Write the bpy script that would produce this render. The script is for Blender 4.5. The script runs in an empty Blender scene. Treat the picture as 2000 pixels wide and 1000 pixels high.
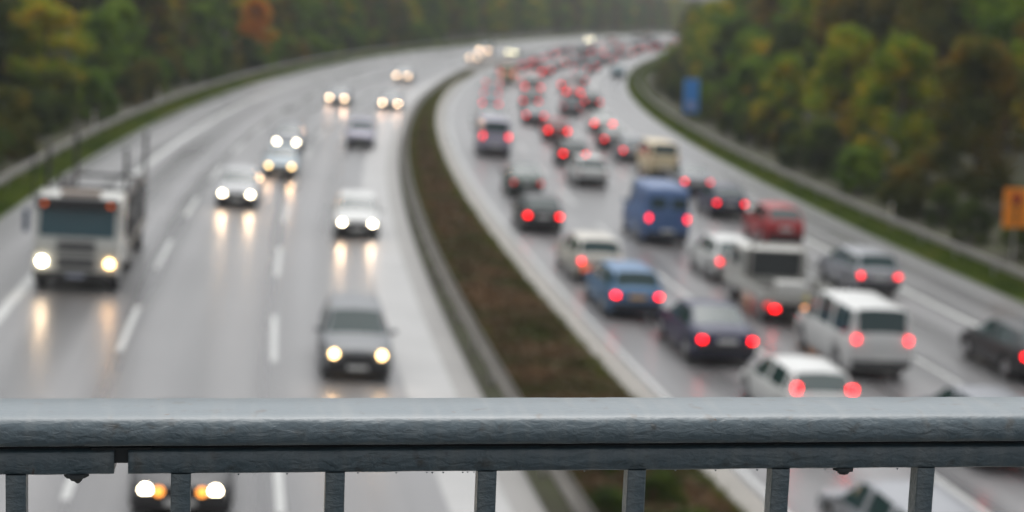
import bpy, bmesh, math, random
from mathutils import Vector, Matrix, noise
R = math.radians
sc = bpy.context.scene
col = sc.collection
random.seed(7)

# ------------------------------------------------------------------ camera
CAM_H = 9.6
BANK = 0.05                      # the curved motorway is banked: ground falls to the right
PITCH = math.atan(515 / 3400.0)
cam_d = bpy.data.cameras.new("camera")
cam = bpy.data.objects.new("camera", cam_d)
col.objects.link(cam)
cam.location = (0, 0, CAM_H)
cam.rotation_mode = 'XYZ'
cam.matrix_world = (Matrix.Translation((0, 0, CAM_H)) @ Matrix.Rotation(math.pi / 2 - PITCH, 4, 'X')
                    @ Matrix.Rotation(R(1.0), 4, 'Z'))
cam_d.sensor_width = 36.0
cam_d.lens = 61.2
cam_d.clip_start = 0.05
cam_d.clip_end = 5000
cam_d.dof.use_dof = True
cam_d.dof.focus_distance = 1.50
cam_d.dof.aperture_fstop = 6.0
cam_d.dof.aperture_blades = 0
sc.camera = cam

# ------------------------------------------------------------------ world, sun, exposure
w = bpy.data.worlds.new("World")
sc.world = w
w.use_nodes = True
nt = w.node_tree
bg = nt.nodes["Background"]
sky = nt.nodes.new("ShaderNodeTexSky")
sky.sky_type = 'NISHITA'
sky.sun_disc = False
sky.sun_elevation = R(70)
sky.sun_rotation = R(12)
sky.air_density = 1.0
sky.dust_density = 4.0
sky.ozone_density = 1.0
hs = nt.nodes.new("ShaderNodeHueSaturation")     # overcast: cloud takes nearly all colour out of the sky
hs.inputs["Saturation"].default_value = 0.12
nt.links.new(sky.outputs[0], hs.inputs["Color"])
nt.links.new(hs.outputs[0], bg.inputs["Color"])
bg.inputs["Strength"].default_value = 0.13
sd = bpy.data.lights.new("sun", 'SUN')
sd.energy = 0.8
sd.angle = R(75)
sd.color = (1.0, 0.97, 0.93)
sun = bpy.data.objects.new("sun", sd)
col.objects.link(sun)
sun.rotation_euler = (R(-20), 0, R(12))
sc.view_settings.view_transform = 'Standard'
sc.view_settings.look = 'None'
sc.view_settings.exposure = 0.72
sc.view_settings.gamma = 1
sc.cycles.use_denoising = True
sc.cycles.volume_bounces = 0
sc.cycles.max_bounces = 6
sc.cycles.transparent_max_bounces = 4

# ------------------------------------------------------------------ materials
def new_mat(name):
    m = bpy.data.materials.new(name)
    m.use_nodes = True
    return m, m.node_tree, m.node_tree.nodes["Principled BSDF"]

def simple(name, rgb, rough=0.5, metal=0.0, coat=0.0, var=0.12, scale=3.0, bump=0.0):
    m, t, b = new_mat(name)
    tc = t.nodes.new("ShaderNodeTexCoord")
    n = t.nodes.new("ShaderNodeTexNoise")
    n.inputs["Scale"].default_value = scale
    n.inputs["Detail"].default_value = 4
    t.links.new(tc.outputs["Object"], n.inputs["Vector"])
    mx = t.nodes.new("ShaderNodeMix"); mx.data_type = 'RGBA'
    mx.inputs["A"].default_value = [c * (1 - var) for c in rgb] + [1]
    mx.inputs["B"].default_value = [min(1, c * (1 + var)) for c in rgb] + [1]
    t.links.new(n.outputs["Fac"], mx.inputs["Factor"])
    t.links.new(mx.outputs["Result"], b.inputs["Base Color"])
    b.inputs["Roughness"].default_value = rough
    b.inputs["Metallic"].default_value = metal
    b.inputs["Coat Weight"].default_value = coat
    b.inputs["Coat Roughness"].default_value = 0.16
    if bump:
        bp = t.nodes.new("ShaderNodeBump")
        bp.inputs["Distance"].default_value = bump
        t.links.new(n.outputs["Fac"], bp.inputs["Height"])
        t.links.new(bp.outputs["Normal"], b.inputs["Normal"])
    return m

def emis(name, rgb, strength):
    m, t, b = new_mat(name)
    b.inputs["Base Color"].default_value = (*rgb, 1)
    b.inputs["Emission Color"].default_value = (*rgb, 1)
    b.inputs["Emission Strength"].default_value = strength
    b.inputs["Roughness"].default_value = 0.2
    return m

M = {}
PAINTS = dict(white=(.52, .53, .52), silver=(.24, .25, .27), grey=(.17, .18, .2), black=(.012, .013, .016),
              navy=(.008, .012, .05), blue=(.06, .15, .28), vanblue=(.05, .11, .25), red=(.32, .008, .012),
              cream=(.58, .48, .30), green=(.03, .06, .05), champagne=(.45, .43, .38), paleblue=(.28, .34, .38),
              darkred=(.12, .01, .015), midgrey=(.13, .14, .15), lightsilver=(.38, .39, .40), lilac=(.30, .29, .36), teal=(.04, .16, .22))
for k, c in PAINTS.items():
    M['p_' + k] = simple('paint_' + k, c, 0.45, 0.2 if k in ('silver', 'grey', 'blue', 'paleblue', 'lilac') else 0, 0.2, 0.06, 1.5)
M['glass'] = simple('car_glass', (.012, .035, .036), 0.12, 0, 0.0, .1)
M['tyre'] = simple('tyre_rubber', (.018, .018, .018), 0.75)
M['rim'] = simple('wheel_alloy', (.35, .35, .36), 0.3, .8)
M['trim'] = simple('black_trim', (.02, .02, .022), 0.5)
M['plate'] = simple('plate_white', (.6, .6, .58), 0.4)
M['plate_amber'] = simple('plate_amber', (.7, .42, .15), 0.4)
M['steel'] = simple('galvanised_steel', (.36, .345, .32), .45, 0.2, 0, .2, 1.2)
M['concrete'] = simple('wet_concrete', (.20, .188, .165), 0.5, 0, 0, .18, .8)
M['white_paint'] = simple('road_paint', (.42, .43, .42), 0.4, 0, 0, .15, 2)
M['bark'] = simple('bark', (.07, .055, .04), .9, 0, 0, .3, 4, .02)
M['soil'] = simple('forest_floor', (.035, .032, .018), .95, 0, 0, .4, .3)
M['head_white'] = emis('headlight_white', (1, .87, .62), 20)
M['head_warm'] = emis('headlight_warm', (1, .64, .26), 8.5)
M['head_far'] = emis('headlight_far', (1, .68, .42), 20)
M['head_far_white'] = emis('headlight_far_white', (1, .90, .58), 30)
M['head_off'] = simple('headlight_off', (.4, .42, .44), .1, 0, 1)
M['tail_brake'] = emis('brake_light', (1, .003, .006), 7.5)
M['tail_lit'] = emis('tail_light_lit', (1, .01, .02), 4.2)
M['tail_far'] = emis('tail_light_far', (1, .03, .05), 3)
M['tail_dim'] = emis('tail_light_dim', (.8, .03, .03), 1.0)
M['tail_off'] = simple('tail_light_off', (.3, .02, .02), .2, 0, 1)
M['amber'] = emis('amber_lamp_and_plate', (1, .33, .05), 2.6)
M['amber_dim'] = emis('amber_lamp_dim', (1, .16, .015), .4)

# ------------------------------------------------------------------ tagging helpers
def tag(o, label=None, cat=None, group=None, kind=None):
    if label: o['label'] = label
    if cat: o['category'] = cat
    if group: o['group'] = group
    if kind: o['kind'] = kind
    return o

def link_mesh(name, me, parent=None):
    o = bpy.data.objects.new(name, me)
    col.objects.link(o)
    if parent is not None: o.parent = parent
    return o

def build(name, bm, mat, parent=None, smooth=False):
    me = bpy.data.meshes.new(name)
    bm.normal_update()
    bm.to_mesh(me); bm.free()
    if mat: me.materials.append(mat)
    if smooth:
        for p in me.polygons: p.use_smooth = True
    return link_mesh(name, me, parent)

def empty(name, loc=(0, 0, 0), rot=(0, 0, 0)):
    o = bpy.data.objects.new(name, None)
    o.empty_display_size = .3
    col.objects.link(o)
    o.location = loc; o.rotation_euler = rot
    return o

def copy_tree(o, parent=None):
    c = o.copy(); col.objects.link(c)
    if parent is not None: c.parent = parent
    for ch in list(o.children): copy_tree(ch, c)
    return c

def add_box(bm, c, s, rot=None, bevel=0.0):
    r = bmesh.ops.create_cube(bm, size=1)
    vs = r['verts']
    bmesh.ops.scale(bm, vec=s, verts=vs)
    if bevel:
        es = list({e for v in vs for e in v.link_edges})
        rr = bmesh.ops.bevel(bm, geom=es, offset=bevel, segments=2, affect='EDGES', profile=.6)
        vs = list({v for f in rr['faces'] for v in f.verts} | {v for v in vs if v.is_valid})
    if rot is not None: bmesh.ops.transform(bm, matrix=rot, verts=vs, space=Matrix())
    bmesh.ops.translate(bm, vec=c, verts=vs)
    return vs

def box(name, c, s, mat, parent=None, bevel=0.0, rot=None):
    bm = bmesh.new(); add_box(bm, c, s, rot, bevel)
    return build(name, bm, mat, parent)

def add_cyl(bm, c, r1, r2, h, seg=16, axis='Z', tip=None):
    r = bmesh.ops.create_cone(bm, cap_ends=True, segments=seg, radius1=r1, radius2=r2, depth=h)
    vs = r['verts']
    if axis == 'X': bmesh.ops.rotate(bm, verts=vs, matrix=Matrix.Rotation(math.pi / 2, 3, 'Y'))
    if axis == 'Y': bmesh.ops.rotate(bm, verts=vs, matrix=Matrix.Rotation(math.pi / 2, 3, 'X'))
    bmesh.ops.translate(bm, vec=c, verts=vs)
    return vs

def add_tube(bm, pts, radii, seg=7):
    rings = []
    for i, p in enumerate(pts):
        p = Vector(p)
        a = Vector(pts[max(i - 1, 0)]); b = Vector(pts[min(i + 1, len(pts) - 1)])
        d = (b - a).normalized()
        q = d.to_track_quat('Z', 'Y')
        rings.append([bm.verts.new(p + q @ Vector((math.cos(t * 2 * math.pi / seg) * radii[i], math.sin(t * 2 * math.pi / seg) * radii[i], 0))) for t in range(seg)])
    for A, B in zip(rings, rings[1:]):
        for k in range(seg):
            bm.faces.new((A[k], A[(k + 1) % seg], B[(k + 1) % seg], B[k]))
    bm.faces.new(rings[-1]); bm.faces.new(rings[0][::-1])

# ------------------------------------------------------------------ the line of the road
def cR(y):           # right carriageway and everything right of it
    if y < 250: return (y - 157) ** 2 / 1440
    return 6.006 + (y - 250) * .1292 + (y - 250) ** 2 / 3600
def cL(y):           # left carriageway
    d = (28 * y - 4200) / 1440
    if d > .5: d = .5 + .7 * (1 - math.exp(-(d - .5) / .7))
    return cR(y) + d
def zg(x, y=0): return -BANK * x
def heading(c, y): return math.atan2(-(c(y + 1) - c(y - 1)) / 2, 1)     # rotation about z for +Y local
BANKROT = math.atan(BANK)

def rise(s, side):   # the wooded land climbs away from the road on both sides
    d = (-26.5 - s) if side < 0 else (s - 16)
    if d <= 0: return 0
    return min(d * .16, 4.5) + max(0, d - 28) * .10 + (max(0, d - 90) * .12)

ys = [-60, -40, -20, -8] + list(range(0, 340, 5)) + list(range(340, 700, 12)) + [720, 760]
sL = [-300, -230, -180, -140, -110, -90, -75, -64, -55, -48, -42, -37, -33, -30, -28, -26.5, -25, -23.3, -8.0]
sR = [-5.7, 11.5, 13, 14.5, 16, 18, 20, 23, 27, 32, 38, 46, 56, 70, 90, 115, 145, 190, 260]
def ground_z(s, side, y):
    c = (cL if side < 0 else cR)(y)
    x = c + s
    xl = max(-34 + c, min(c + 24, x))
    z = zg(xl) + rise(s, side)
    if side < 0 and s < -60 or side > 0 and s > 40:
        z += 1.5 * noise.noise(Vector((x * .03, y * .03, 0)))
    return z
bm = bmesh.new()
rows = []
for y in ys:
    row = []
    for s in sL: row.append(bm.verts.new((cL(y) + s, y, ground_z(s, -1, y) - (.03 if s > -24 else 0))))
    for s in sR: row.append(bm.verts.new((cR(y) + s, y, ground_z(s, 1, y) - (.03 if s < 12 else 0))))
    rows.append(row)
for A, B in zip(rows, rows[1:]):
    for k in range(len(A) - 1):
        bm.faces.new((A[k], A[k + 1], B[k + 1], B[k]))
m, t, b = new_mat('ground_mix')
tc = t.nodes.new("ShaderNodeTexCoord")
n1 = t.nodes.new("ShaderNodeTexNoise"); n1.inputs["Scale"].default_value = .6; n1.inputs["Detail"].default_value = 6
t.links.new(tc.outputs["Object"], n1.inputs["Vector"])
cr = t.nodes.new("ShaderNodeValToRGB")
cr.color_ramp.elements[0].position = .35; cr.color_ramp.elements[0].color = (.03, .028, .014, 1)
cr.color_ramp.elements[1].position = .7; cr.color_ramp.elements[1].color = (.045, .05, .018, 1)
t.links.new(n1.outputs["Fac"], cr.inputs["Fac"]); t.links.new(cr.outputs["Color"], b.inputs["Base Color"])
b.inputs["Roughness"].default_value = .95
M['ground'] = m
o = build('ground', bm, M['ground'], smooth=True); tag(o, kind='structure')

# wet asphalt: UV u = metres across, v = metres along
def strip(name, c, s0, s1, y0, y1, dz, mat, ncol=1, step=4.0, kind=None, parent=None, thick=0):
    bm = bmesh.new(); uvl = bm.loops.layers.uv.new('UVMap')
    n = max(1, int((y1 - y0) / step)); rows = []
    uvd = {}
    for i in range(n + 1):
        y = y0 + (y1 - y0) * i / n
        row = []
        for k in range(ncol + 1):
            s = s0 + (s1 - s0) * k / ncol
            x = c(y) + s
            v = bm.verts.new((x, y, zg(x) + dz)); uvd[v] = (s, y); row.append(v)
        rows.append(row)
    for A, B in zip(rows, rows[1:]):
        for k in range(ncol):
            f = bm.faces.new((A[k], A[k + 1], B[k + 1], B[k]))
            for l in f.loops: l[uvl].uv = uvd[l.vert]
    if thick:
        g = bmesh.ops.extrude_face_region(bm, geom=bm.faces[:])
        vs = [e for e in g['geom'] if isinstance(e, bmesh.types.BMVert)]
        bmesh.ops.translate(bm, verts=vs, vec=(0, 0, -thick))
        bmesh.ops.recalc_face_normals(bm, faces=bm.faces[:])
    o = build(name, bm, mat, parent)
    if kind: o['kind'] = kind
    return o

def asphalt(name, lanes, base):
    m, t, b = new_mat(name)
    L = t.links.new
    uv = t.nodes.new("ShaderNodeUVMap"); uv.uv_map = 'UVMap'
    mp = t.nodes.new("ShaderNodeMapping"); mp.inputs["Scale"].default_value = (1.1, .018, 1)
    L(uv.outputs[0], mp.inputs[0])
    streak = t.nodes.new("ShaderNodeTexNoise"); streak.inputs["Scale"].default_value = 1.0; streak.inputs["Detail"].default_value = 3
    L(mp.outputs[0], streak.inputs["Vector"])
    blot = t.nodes.new("ShaderNodeTexNoise"); blot.inputs["Scale"].default_value = .12; blot.inputs["Detail"].default_value = 5
    L(uv.outputs[0], blot.inputs["Vector"])
    # wheel tracks: worn and wetter, two per lane
    sep = t.nodes.new("ShaderNodeSeparateXYZ"); L(uv.outputs[0], sep.inputs[0])
    a = t.nodes.new("ShaderNodeMath"); a.operation = 'ADD'; a.inputs[1].default_value = lanes[0]; L(sep.outputs[0], a.inputs[0])
    mu = t.nodes.new("ShaderNodeMath"); mu.operation = 'MULTIPLY'; mu.inputs[1].default_value = 2 * math.pi / (lanes[1] / 2); L(a.outputs[0], mu.inputs[0])
    co = t.nodes.new("ShaderNodeMath"); co.operation = 'COSINE'; L(mu.outputs[0], co.inputs[0])
    tr = t.nodes.new("ShaderNodeMapRange"); tr.inputs["From Min"].default_value = -1; tr.inputs["From Max"].default_value = 1
    L(co.outputs[0], tr.inputs["Value"])
    mix1 = t.nodes.new("ShaderNodeMath"); mix1.operation = 'MULTIPLY'; L(tr.outputs[0], mix1.inputs[0]); mix1.inputs[1].default_value = .30
    sm = t.nodes.new("ShaderNodeMath"); sm.operation = 'MULTIPLY_ADD'; L(streak.outputs["Fac"], sm.inputs[0]); sm.inputs[1].default_value = 1.3; L(mix1.outputs[0], sm.inputs[2])
    sm2 = t.nodes.new("ShaderNodeMath"); sm2.operation = 'MULTIPLY_ADD'; L(blot.outputs["Fac"], sm2.inputs[0]); sm2.inputs[1].default_value = .5; L(sm.outputs[0], sm2.inputs[2])
    wet = t.nodes.new("ShaderNodeMapRange"); wet.inputs["From Min"].default_value = .75; wet.inputs["From Max"].default_value = 1.45
    L(sm2.outputs[0], wet.inputs["Value"])
    cr = t.nodes.new("ShaderNodeMix"); cr.data_type = 'RGBA'
    cr.inputs["A"].default_value = [c * 1.15 for c in base] + [1]
    cr.inputs["B"].default_value = [c * .45 for c in base] + [1]
    L(wet.outputs[0], cr.inputs["Factor"]); L(cr.outputs["Result"], b.inputs["Base Color"])
    ro = t.nodes.new("ShaderNodeMapRange"); ro.inputs["To Min"].default_value = .40; ro.inputs["To Max"].default_value = .23
    L(wet.outputs[0], ro.inputs["Value"]); L(ro.outputs[0], b.inputs["Roughness"])
    b.inputs["IOR"].default_value = 1.5
    gr = t.nodes.new("ShaderNodeTexNoise"); gr.inputs["Scale"].default_value = 6; gr.inputs["Detail"].default_value = 6
    L(uv.outputs[0], gr.inputs["Vector"])
    bp = t.nodes.new("ShaderNodeBump"); bp.inputs["Distance"].default_value = .012; bp.inputs["Strength"].default_value = .5
    L(gr.outputs["Fac"], bp.inputs["Height"]); L(bp.outputs[0], b.inputs["Normal"])
    return m
M['asphaltL'] = asphalt('wet_asphalt_left', (12.9, 4.0), (.16, .16, .163))
M['asphaltR'] = asphalt('wet_asphalt_right', (1.1, 4.5), (.16, .16, .163))
strip('road', cL, -23.4, -7.9, -60, 640, 0.0, M['asphaltL'], 6, kind='structure')
strip('road', cR, -5.7, 11.5, -60, 640, 0.0, M['asphaltR'], 6, kind='structure')
# painted markings, sheets 4 mm above the asphalt
M['verge'] = simple('verge_turf', (.065, .095, .018), .9, 0, 0, .45, .6)
strip('verge', cL, -24.9, -23.35, -40, 600, .008, M['verge'], 1, kind='structure')
strip('verge', cR, 11.45, 13.5, -40, 600, .008, M['verge'], 1, kind='structure')
def marks(c, spec):
    bm = bmesh.new()
    for s, wd, dashed in spec:
        y = -20.0
        while y < 600:
            L = 6.0 if dashed else 12.0
            pts = []
            for k in range(4):
                yy = y + L * k / 3
                xa, xb = c(yy) + s - wd / 2, c(yy) + s + wd / 2
                pts.append((bm.verts.new((xa, yy, zg(xa) + .004)), bm.verts.new((xb, yy, zg(xb) + .004))))
            for A, B in zip(pts, pts[1:]): bm.faces.new((A[0], A[1], B[1], B[0]))
            y += 12.6 if dashed else 12.0
    return bm
o = build('lane_markings', marks(cL, [(-12.9, .16, 1), (-16.8, .16, 1), (-20.35, .30, 0)]), M['white_paint']); o['kind'] = 'structure'
o = build('lane_markings', marks(cR, [(-5.35, .14, 0), (-1.1, .16, 1), (3.5, .16, 1), (7.75, .30, 0)]), M['white_paint']); o['kind'] = 'structure'
strip('kerb', cR, -6.35, -5.72, -40, 600, .14, M['concrete'], 1, kind='structure', thick=.3)
M['gutter'] = simple('gutter_concrete', (.20, .195, .185), .45, 0, 0, .25, .7)
M['pale_edge'] = simple('pale_wet_concrete', (.30, .30, .295), .38, 0, 0, .2, .5)
strip('gutter', cL, -8.55, -7.95, -40, 600, .006, M['gutter'], 1, kind='structure')
strip('pavement', cL, -9.75, -8.55, -40, 600, .004, M['pale_edge'], 1, kind='structure')

# ------------------------------------------------------------------ guardrails
def guardrail(name, c, s, y0, y1, facing, label, step=4.0, double=False):
    g = empty(name, (c(y0) + s, y0, zg(c(y0) + s)))
    ox, oy, oz = g.location
    prof = [(0, .46), (.035, .50), (.08, .53), (.035, .57), (.0, .61), (.035, .65), (.08, .69), (.035, .73), (0, .77)]
    def beam(off, f):
        bm = bmesh.new(); rows = []
        n = int((y1 - y0) / step)
        for i in range(n + 1):
            y = y0 + (y1 - y0) * i / n
            for thick in (0,):
                rows.append([bm.verts.new((c(y) + s + off + f * px - ox, y - oy, zg(c(y) + s) + pz - oz)) for px, pz in prof])
        for A, B in zip(rows, rows[1:]):
            for k in range(len(prof) - 1): bm.faces.new((A[k], A[k + 1], B[k + 1], B[k]))
        bmesh.ops.solidify(bm, geom=bm.faces[:], thickness=.006)
        return build('beam', bm, M['steel'], g)
    beam(facing * .06, facing)
    if double: beam(-facing * .06, -facing)
    p0 = None
    y = y0; i = 0
    while y < min(y1, y0 + 99 * step):
        x = c(y) + s
        if p0 is None:
            p = p0 = box('post', (0, 0, .34), (.10, .06, .72), M['steel'], g, .01)
        else:
            p = p0.copy(); col.objects.link(p); p.parent = g
        p.location = (x - ox, y - oy, zg(x) - oz)
        y += step; i += 1
    tag(g, label, 'guardrail', 'steel guardrails along the motorway')
    return g
guardrail('guardrail', cL, -24.6, 20, 400, 1, 'grey steel guardrail on the grass verge along the left wood')
guardrail('guardrail', cR, 12.75, 14, 380, -1, 'grey steel guardrail on the grass verge along the right wood')
guardrail('guardrail', cL, -7.55, 10, 400, -1, 'pale steel guardrail beside the brown planted central reservation', double=True)

# ------------------------------------------------------------------ vehicles
def interp(pts, x):
    if x <= pts[0][0]: return pts[0][1]
    for (a, b), (c, d) in zip(pts, pts[1:]):
        if x <= c: return b + (d - b) * (x - a) / (c - a)
    return pts[-1][1]

SPECS = {
 'sedan':  dict(L=4.5, W=1.76, H=1.42, top=[(0,.55),(.015,.66),(.04,.72),(.27,.93),(.42,1.36),(.5,1.42),(.68,1.41),(.84,1.06),(.965,1.0),(.99,.93),(1,.8)],
                belt=[(0,.62),(.27,.86),(.6,.93),(.9,.95),(1,.75)], ws=(.27,.42), rw=(.68,.84), side=(.31,.80), pil=[.535], wheels=(.19,.81), r=.32),
 'hatch':  dict(L=4.1, W=1.74, H=1.46, top=[(0,.58),(.015,.68),(.04,.76),(.25,.95),(.41,1.38),(.5,1.45),(.86,1.42),(.97,1.03),(.99,.95),(1,.85)],
                belt=[(0,.64),(.25,.88),(.6,.95),(.95,.98),(1,.8)], ws=(.25,.41), rw=(.87,.97), side=(.29,.90), pil=[.56, .84], wheels=(.19,.82), r=.31),
 'estate': dict(L=4.6, W=1.78, H=1.46, top=[(0,.55),(.015,.66),(.04,.74),(.26,.94),(.40,1.38),(.48,1.45),(.90,1.43),(.975,1.0),(.99,.95),(1,.85)],
                belt=[(0,.62),(.25,.87),(.6,.94),(.95,.98),(1,.8)], ws=(.26,.40), rw=(.905,.972), side=(.30,.93), pil=[.52, .74], wheels=(.18,.80), r=.32),
 'suv':    dict(L=4.4, W=1.82, H=1.66, top=[(0,.65),(.015,.82),(.05,.92),(.27,1.06),(.40,1.58),(.5,1.66),(.90,1.63),(.975,1.12),(.99,1.05),(1,.95)],
                belt=[(0,.75),(.25,1.0),(.6,1.06),(.95,1.08),(1,.9)], ws=(.27,.40), rw=(.905,.972), side=(.30,.93), pil=[.53, .78], wheels=(.19,.81), r=.36),
 'van':    dict(L=4.85, W=1.90, H=1.92, top=[(0,.7),(.015,.9),(.04,1.0),(.17,1.2),(.31,1.80),(.4,1.92),(.945,1.88),(.985,1.25),(.995,1.1),(1,1.0)],
                belt=[(0,.8),(.16,1.05),(.5,1.14),(.95,1.16),(1,.95)], ws=(.17,.31), rw=(.945,.982), side=(.22,.93), pil=[.40, .66], wheels=(.18,.80), r=.33),
 'tallvan':dict(L=5.1, W=2.0, H=2.35, top=[(0,.7),(.015,.95),(.04,1.1),(.16,1.3),(.28,2.1),(.36,2.33),(.97,2.33),(.99,2.2),(1,2.1)],
                belt=[(0,.8),(.16,1.2),(.5,1.3),(.95,1.3),(1,1.25)], ws=(.16,.28), rw=(2,3), side=(.20,.38), pil=[], wheels=(.17,.80), r=.34),
 'bus':    dict(L=4.5, W=1.84, H=1.95, top=[(0,.9),(.01,1.15),(.03,1.25),(.13,1.8),(.2,1.93),(.94,1.93),(.985,1.3),(.995,1.15),(1,1.05)],
                belt=[(0,.9),(.1,1.15),(.5,1.2),(.95,1.2),(1,1.0)], ws=(.03,.13), rw=(.945,.98), side=(.12,.92), pil=[.33, .63], wheels=(.22,.78), r=.33),
}
PROTO = {}
def shell(spec):
    """rings of the body, returned as bmesh per region"""
    L, W = spec['L'], spec['W']
    ts = sorted(set([0, .004, .008] + [i / 60 for i in range(61)] + [p[0] for p in spec['top']] + [.955, .96, .97, .98] + [p - .02 for p in spec['pil']] + [p + .02 for p in spec['pil']]))
    wl = [w_ * L for w_ in spec['wheels']]
    rings = []
    for t_ in ts:
        y = L * .5 - t_ * L
        zt = interp(spec['top'], t_); zb = min(interp(spec['belt'], t_), zt - .06)
        wf = interp([(0, .74), (.01, .82), (.04, .92), (.12, .985), (.25, 1), (.8, 1), (.93, .97), (.985, .91), (.995, .88), (1, .84)], t_)
        w_ = W / 2 * wf
        zs = interp([(0, .32), (.03, .22), (.95, .22), (1, .34)], t_)
        for q in wl:
            dy = abs(t_ * L - q); rr = spec['r'] + .05
            if dy < rr: zs = max(zs, spec['r'] + math.sqrt(max(0, rr * rr - dy * dy)))
        zs = min(zs, zb - .12)
        k = min(1, max(0, (zt - zb) / .42))
        wt = w_ * (.93 - .17 * k) if spec['H'] < 1.8 else w_ * (.93 - .09 * k)
        zm = max(zs + .05, min(.58, zb - .08))
        pts = [(w_ * .93, zs), (w_ * .99, min(zs + .1, zm - .01)), (w_, zm), (w_ * .985, zb - .04), (w_ * .955, zb)]
        for f in (.34, .67): pts.append((w_ * .955 + (wt - w_ * .955) * f, zb + (zt - .05 - zb) * f))
        pts += [(wt, zt - .045), (wt * .9, zt - .008), (wt * .5, zt + .018), (0, zt + .028)]
        rings.append((t_, y, pts, zt - zb))
    return rings

def make_shell(spec):
    rings = shell(spec)
    regs = {k: bmesh.new() for k in ('body', 'windscreen', 'rear_window', 'side_l', 'side_r')}
    V = {k: {} for k in regs}
    def vert(reg, i, j, sgn):
        key = (i, j, sgn if j < 10 else 0)
        d = V[reg]
        if key not in d:
            _, y, pts, _ = rings[i]
            d[key] = regs[reg].verts.new((pts[j][0] * sgn, y, pts[j][1]))
        return d[key]
    for i in range(len(rings) - 1):
        tm = (rings[i][0] + rings[i + 1][0]) / 2; hgt = min(rings[i][3], rings[i + 1][3])
        for j in range(10):
            for sgn in (1, -1):
                reg = 'body'
                if j >= 8:
                    if spec['ws'][0] <= tm <= spec['ws'][1]: reg = 'windscreen'
                    elif spec['rw'][0] <= tm <= spec['rw'][1]: reg = 'rear_window'
                elif j in (4, 5, 6) and hgt > .14 and spec['side'][0] < tm < spec['side'][1] and not any(abs(tm - p) < .02 for p in spec['pil']):
                    reg = 'side_l' if sgn < 0 else 'side_r'
                q = [vert(reg, i, j, sgn), vert(reg, i, j + 1, sgn), vert(reg, i + 1, j + 1, sgn), vert(reg, i + 1, j, sgn)]
                if sgn < 0: q = q[::-1]
                regs[reg].faces.new(q)
    for i in (0, len(rings) - 1):
        loop = [vert('body', i, j, 1) for j in range(11)] + [vert('body', i, j, -1) for j in range(9, -1, -1)]
        f = regs['body'].faces.new(loop if i == 0 else loop[::-1])
    return regs

def make_car(kind, detail=True):
    sp = SPECS[kind]; L, W = sp['L'], sp['W']
    root = empty(dict(sedan='saloon_car', hatch='hatchback_car', estate='estate_car', suv='offroad_car', van='passenger_van', tallvan='panel_van', bus='minibus')[kind])
    regs = make_shell(sp)
    nm = dict(body='body', windscreen='windscreen', rear_window='rear_window', side_l='side_window', side_r='side_window')
    parts = {}
    for k, bm in regs.items():
        if not bm.faces: bm.free(); continue
        bmesh.ops.recalc_face_normals(bm, faces=bm.faces[:])
        ob = build(nm[k], bm, M['p_silver'] if k == 'body' else M['glass'], root, smooth=True)
        parts[k] = ob
    if not sp['rw'][0] < 1:     # panel van: rear door windows set in the rear face
        for sx in (-1, 1):
            box('rear_window', (sx * .42, -L / 2 - .004, 1.72), (.62, .03, .42), M['glass'], root, .01)
    box('underbody', (0, 0, .36), (W * .80, L * .90, .34), M['trim'], root, .03)
    zr = sp['H']
    for sx in (-1, 1):
        for ty in sp['wheels']:
            bm = bmesh.new(); add_cyl(bm, (0, 0, 0), sp['r'], sp['r'], .21, 24, 'X')
            es = [e for e in bm.edges if len(e.link_faces) == 2 and any(len(f.verts) > 5 for f in e.link_faces)]
            bmesh.ops.bevel(bm, geom=es, offset=.035, segments=2, affect='EDGES')
            wh = build('wheel', bm, M['tyre'], root, smooth=False)
            wh.location = (sx * (W / 2 - .125), L / 2 - ty * L, sp['r'])
            if detail:
                bm = bmesh.new(); add_cyl(bm, (0, 0, 0), sp['r'] * .66, sp['r'] * .60, .04, 20, 'X')
                for a in range(5):
                    add_box(bm, (sx * .012, math.cos(a * 1.2566) * sp['r'] * .3, math.sin(a * 1.2566) * sp['r'] * .3), (.05, .05, sp['r'] * .5),
                            Matrix.Rotation(math.pi / 2 - a * 1.2566, 4, 'X'))
                r_ = build('rim', bm, M['rim'], wh); r_.location = (sx * .1, 0, 0)
        # lamps
        zh = interp(sp['top'], .02) - .09
        hw = .15 if sp['H'] < 1.6 else .17
        bm = bmesh.new(); add_cyl(bm, (0, 0, 0), hw * .58, hw * .5, .09, 18, 'Y')
        h = build('headlight', bm, M['head_off'], root); h.location = (sx * (W / 2 - .30), L / 2 - .035, max(zh, .60))
        zt = interp(sp['top'], .99) - .17
        tall = sp['H'] > 1.8
        tl = box('tail_light', (0, 0, 0), (.17 if not tall else .14, .12, .13 if not tall else .2), M['tail_off'], root, .03)
        tl.location = (sx * (W / 2 - .22), -L / 2 + .02, zt if not tall else 1.12)
        if detail:
            mbm = bmesh.new(); add_box(mbm, (0, 0, 0), (.19, .09, .13), bevel=.03)
            add_box(mbm, (-sx * .1, .02, -.05), (.12, .04, .03))
            mr = build('wing_mirror', mbm, M['trim'], root); mr.location = (sx * (W / 2 + .08), L / 2 - (sp['ws'][0] + .07) * L, interp(sp['belt'], .35) + .06)
    b1 = box('front_bumper', (0, L / 2 - .035, .42), (W * .86, .16, .30), M['trim'], root, .04)
    b2 = box('rear_bumper', (0, -L / 2 + .03, .46), (W * .86, .16, .18), M['trim'], root, .04)
    if detail:
        box('grille', (0, L / 2 - .0, .60), (W * .46, .06, .15 if kind != 'suv' else .30), M['trim'], root, .02)
    box('number_plate', (0, -L / 2 - .035, .74 if sp['H'] < 1.8 else .62), (.52, .02, .12), M['plate'], root)
    box('number_plate', (0, L / 2 + .055, .40), (.52, .02, .11), M['plate'], root)
    return root

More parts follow.
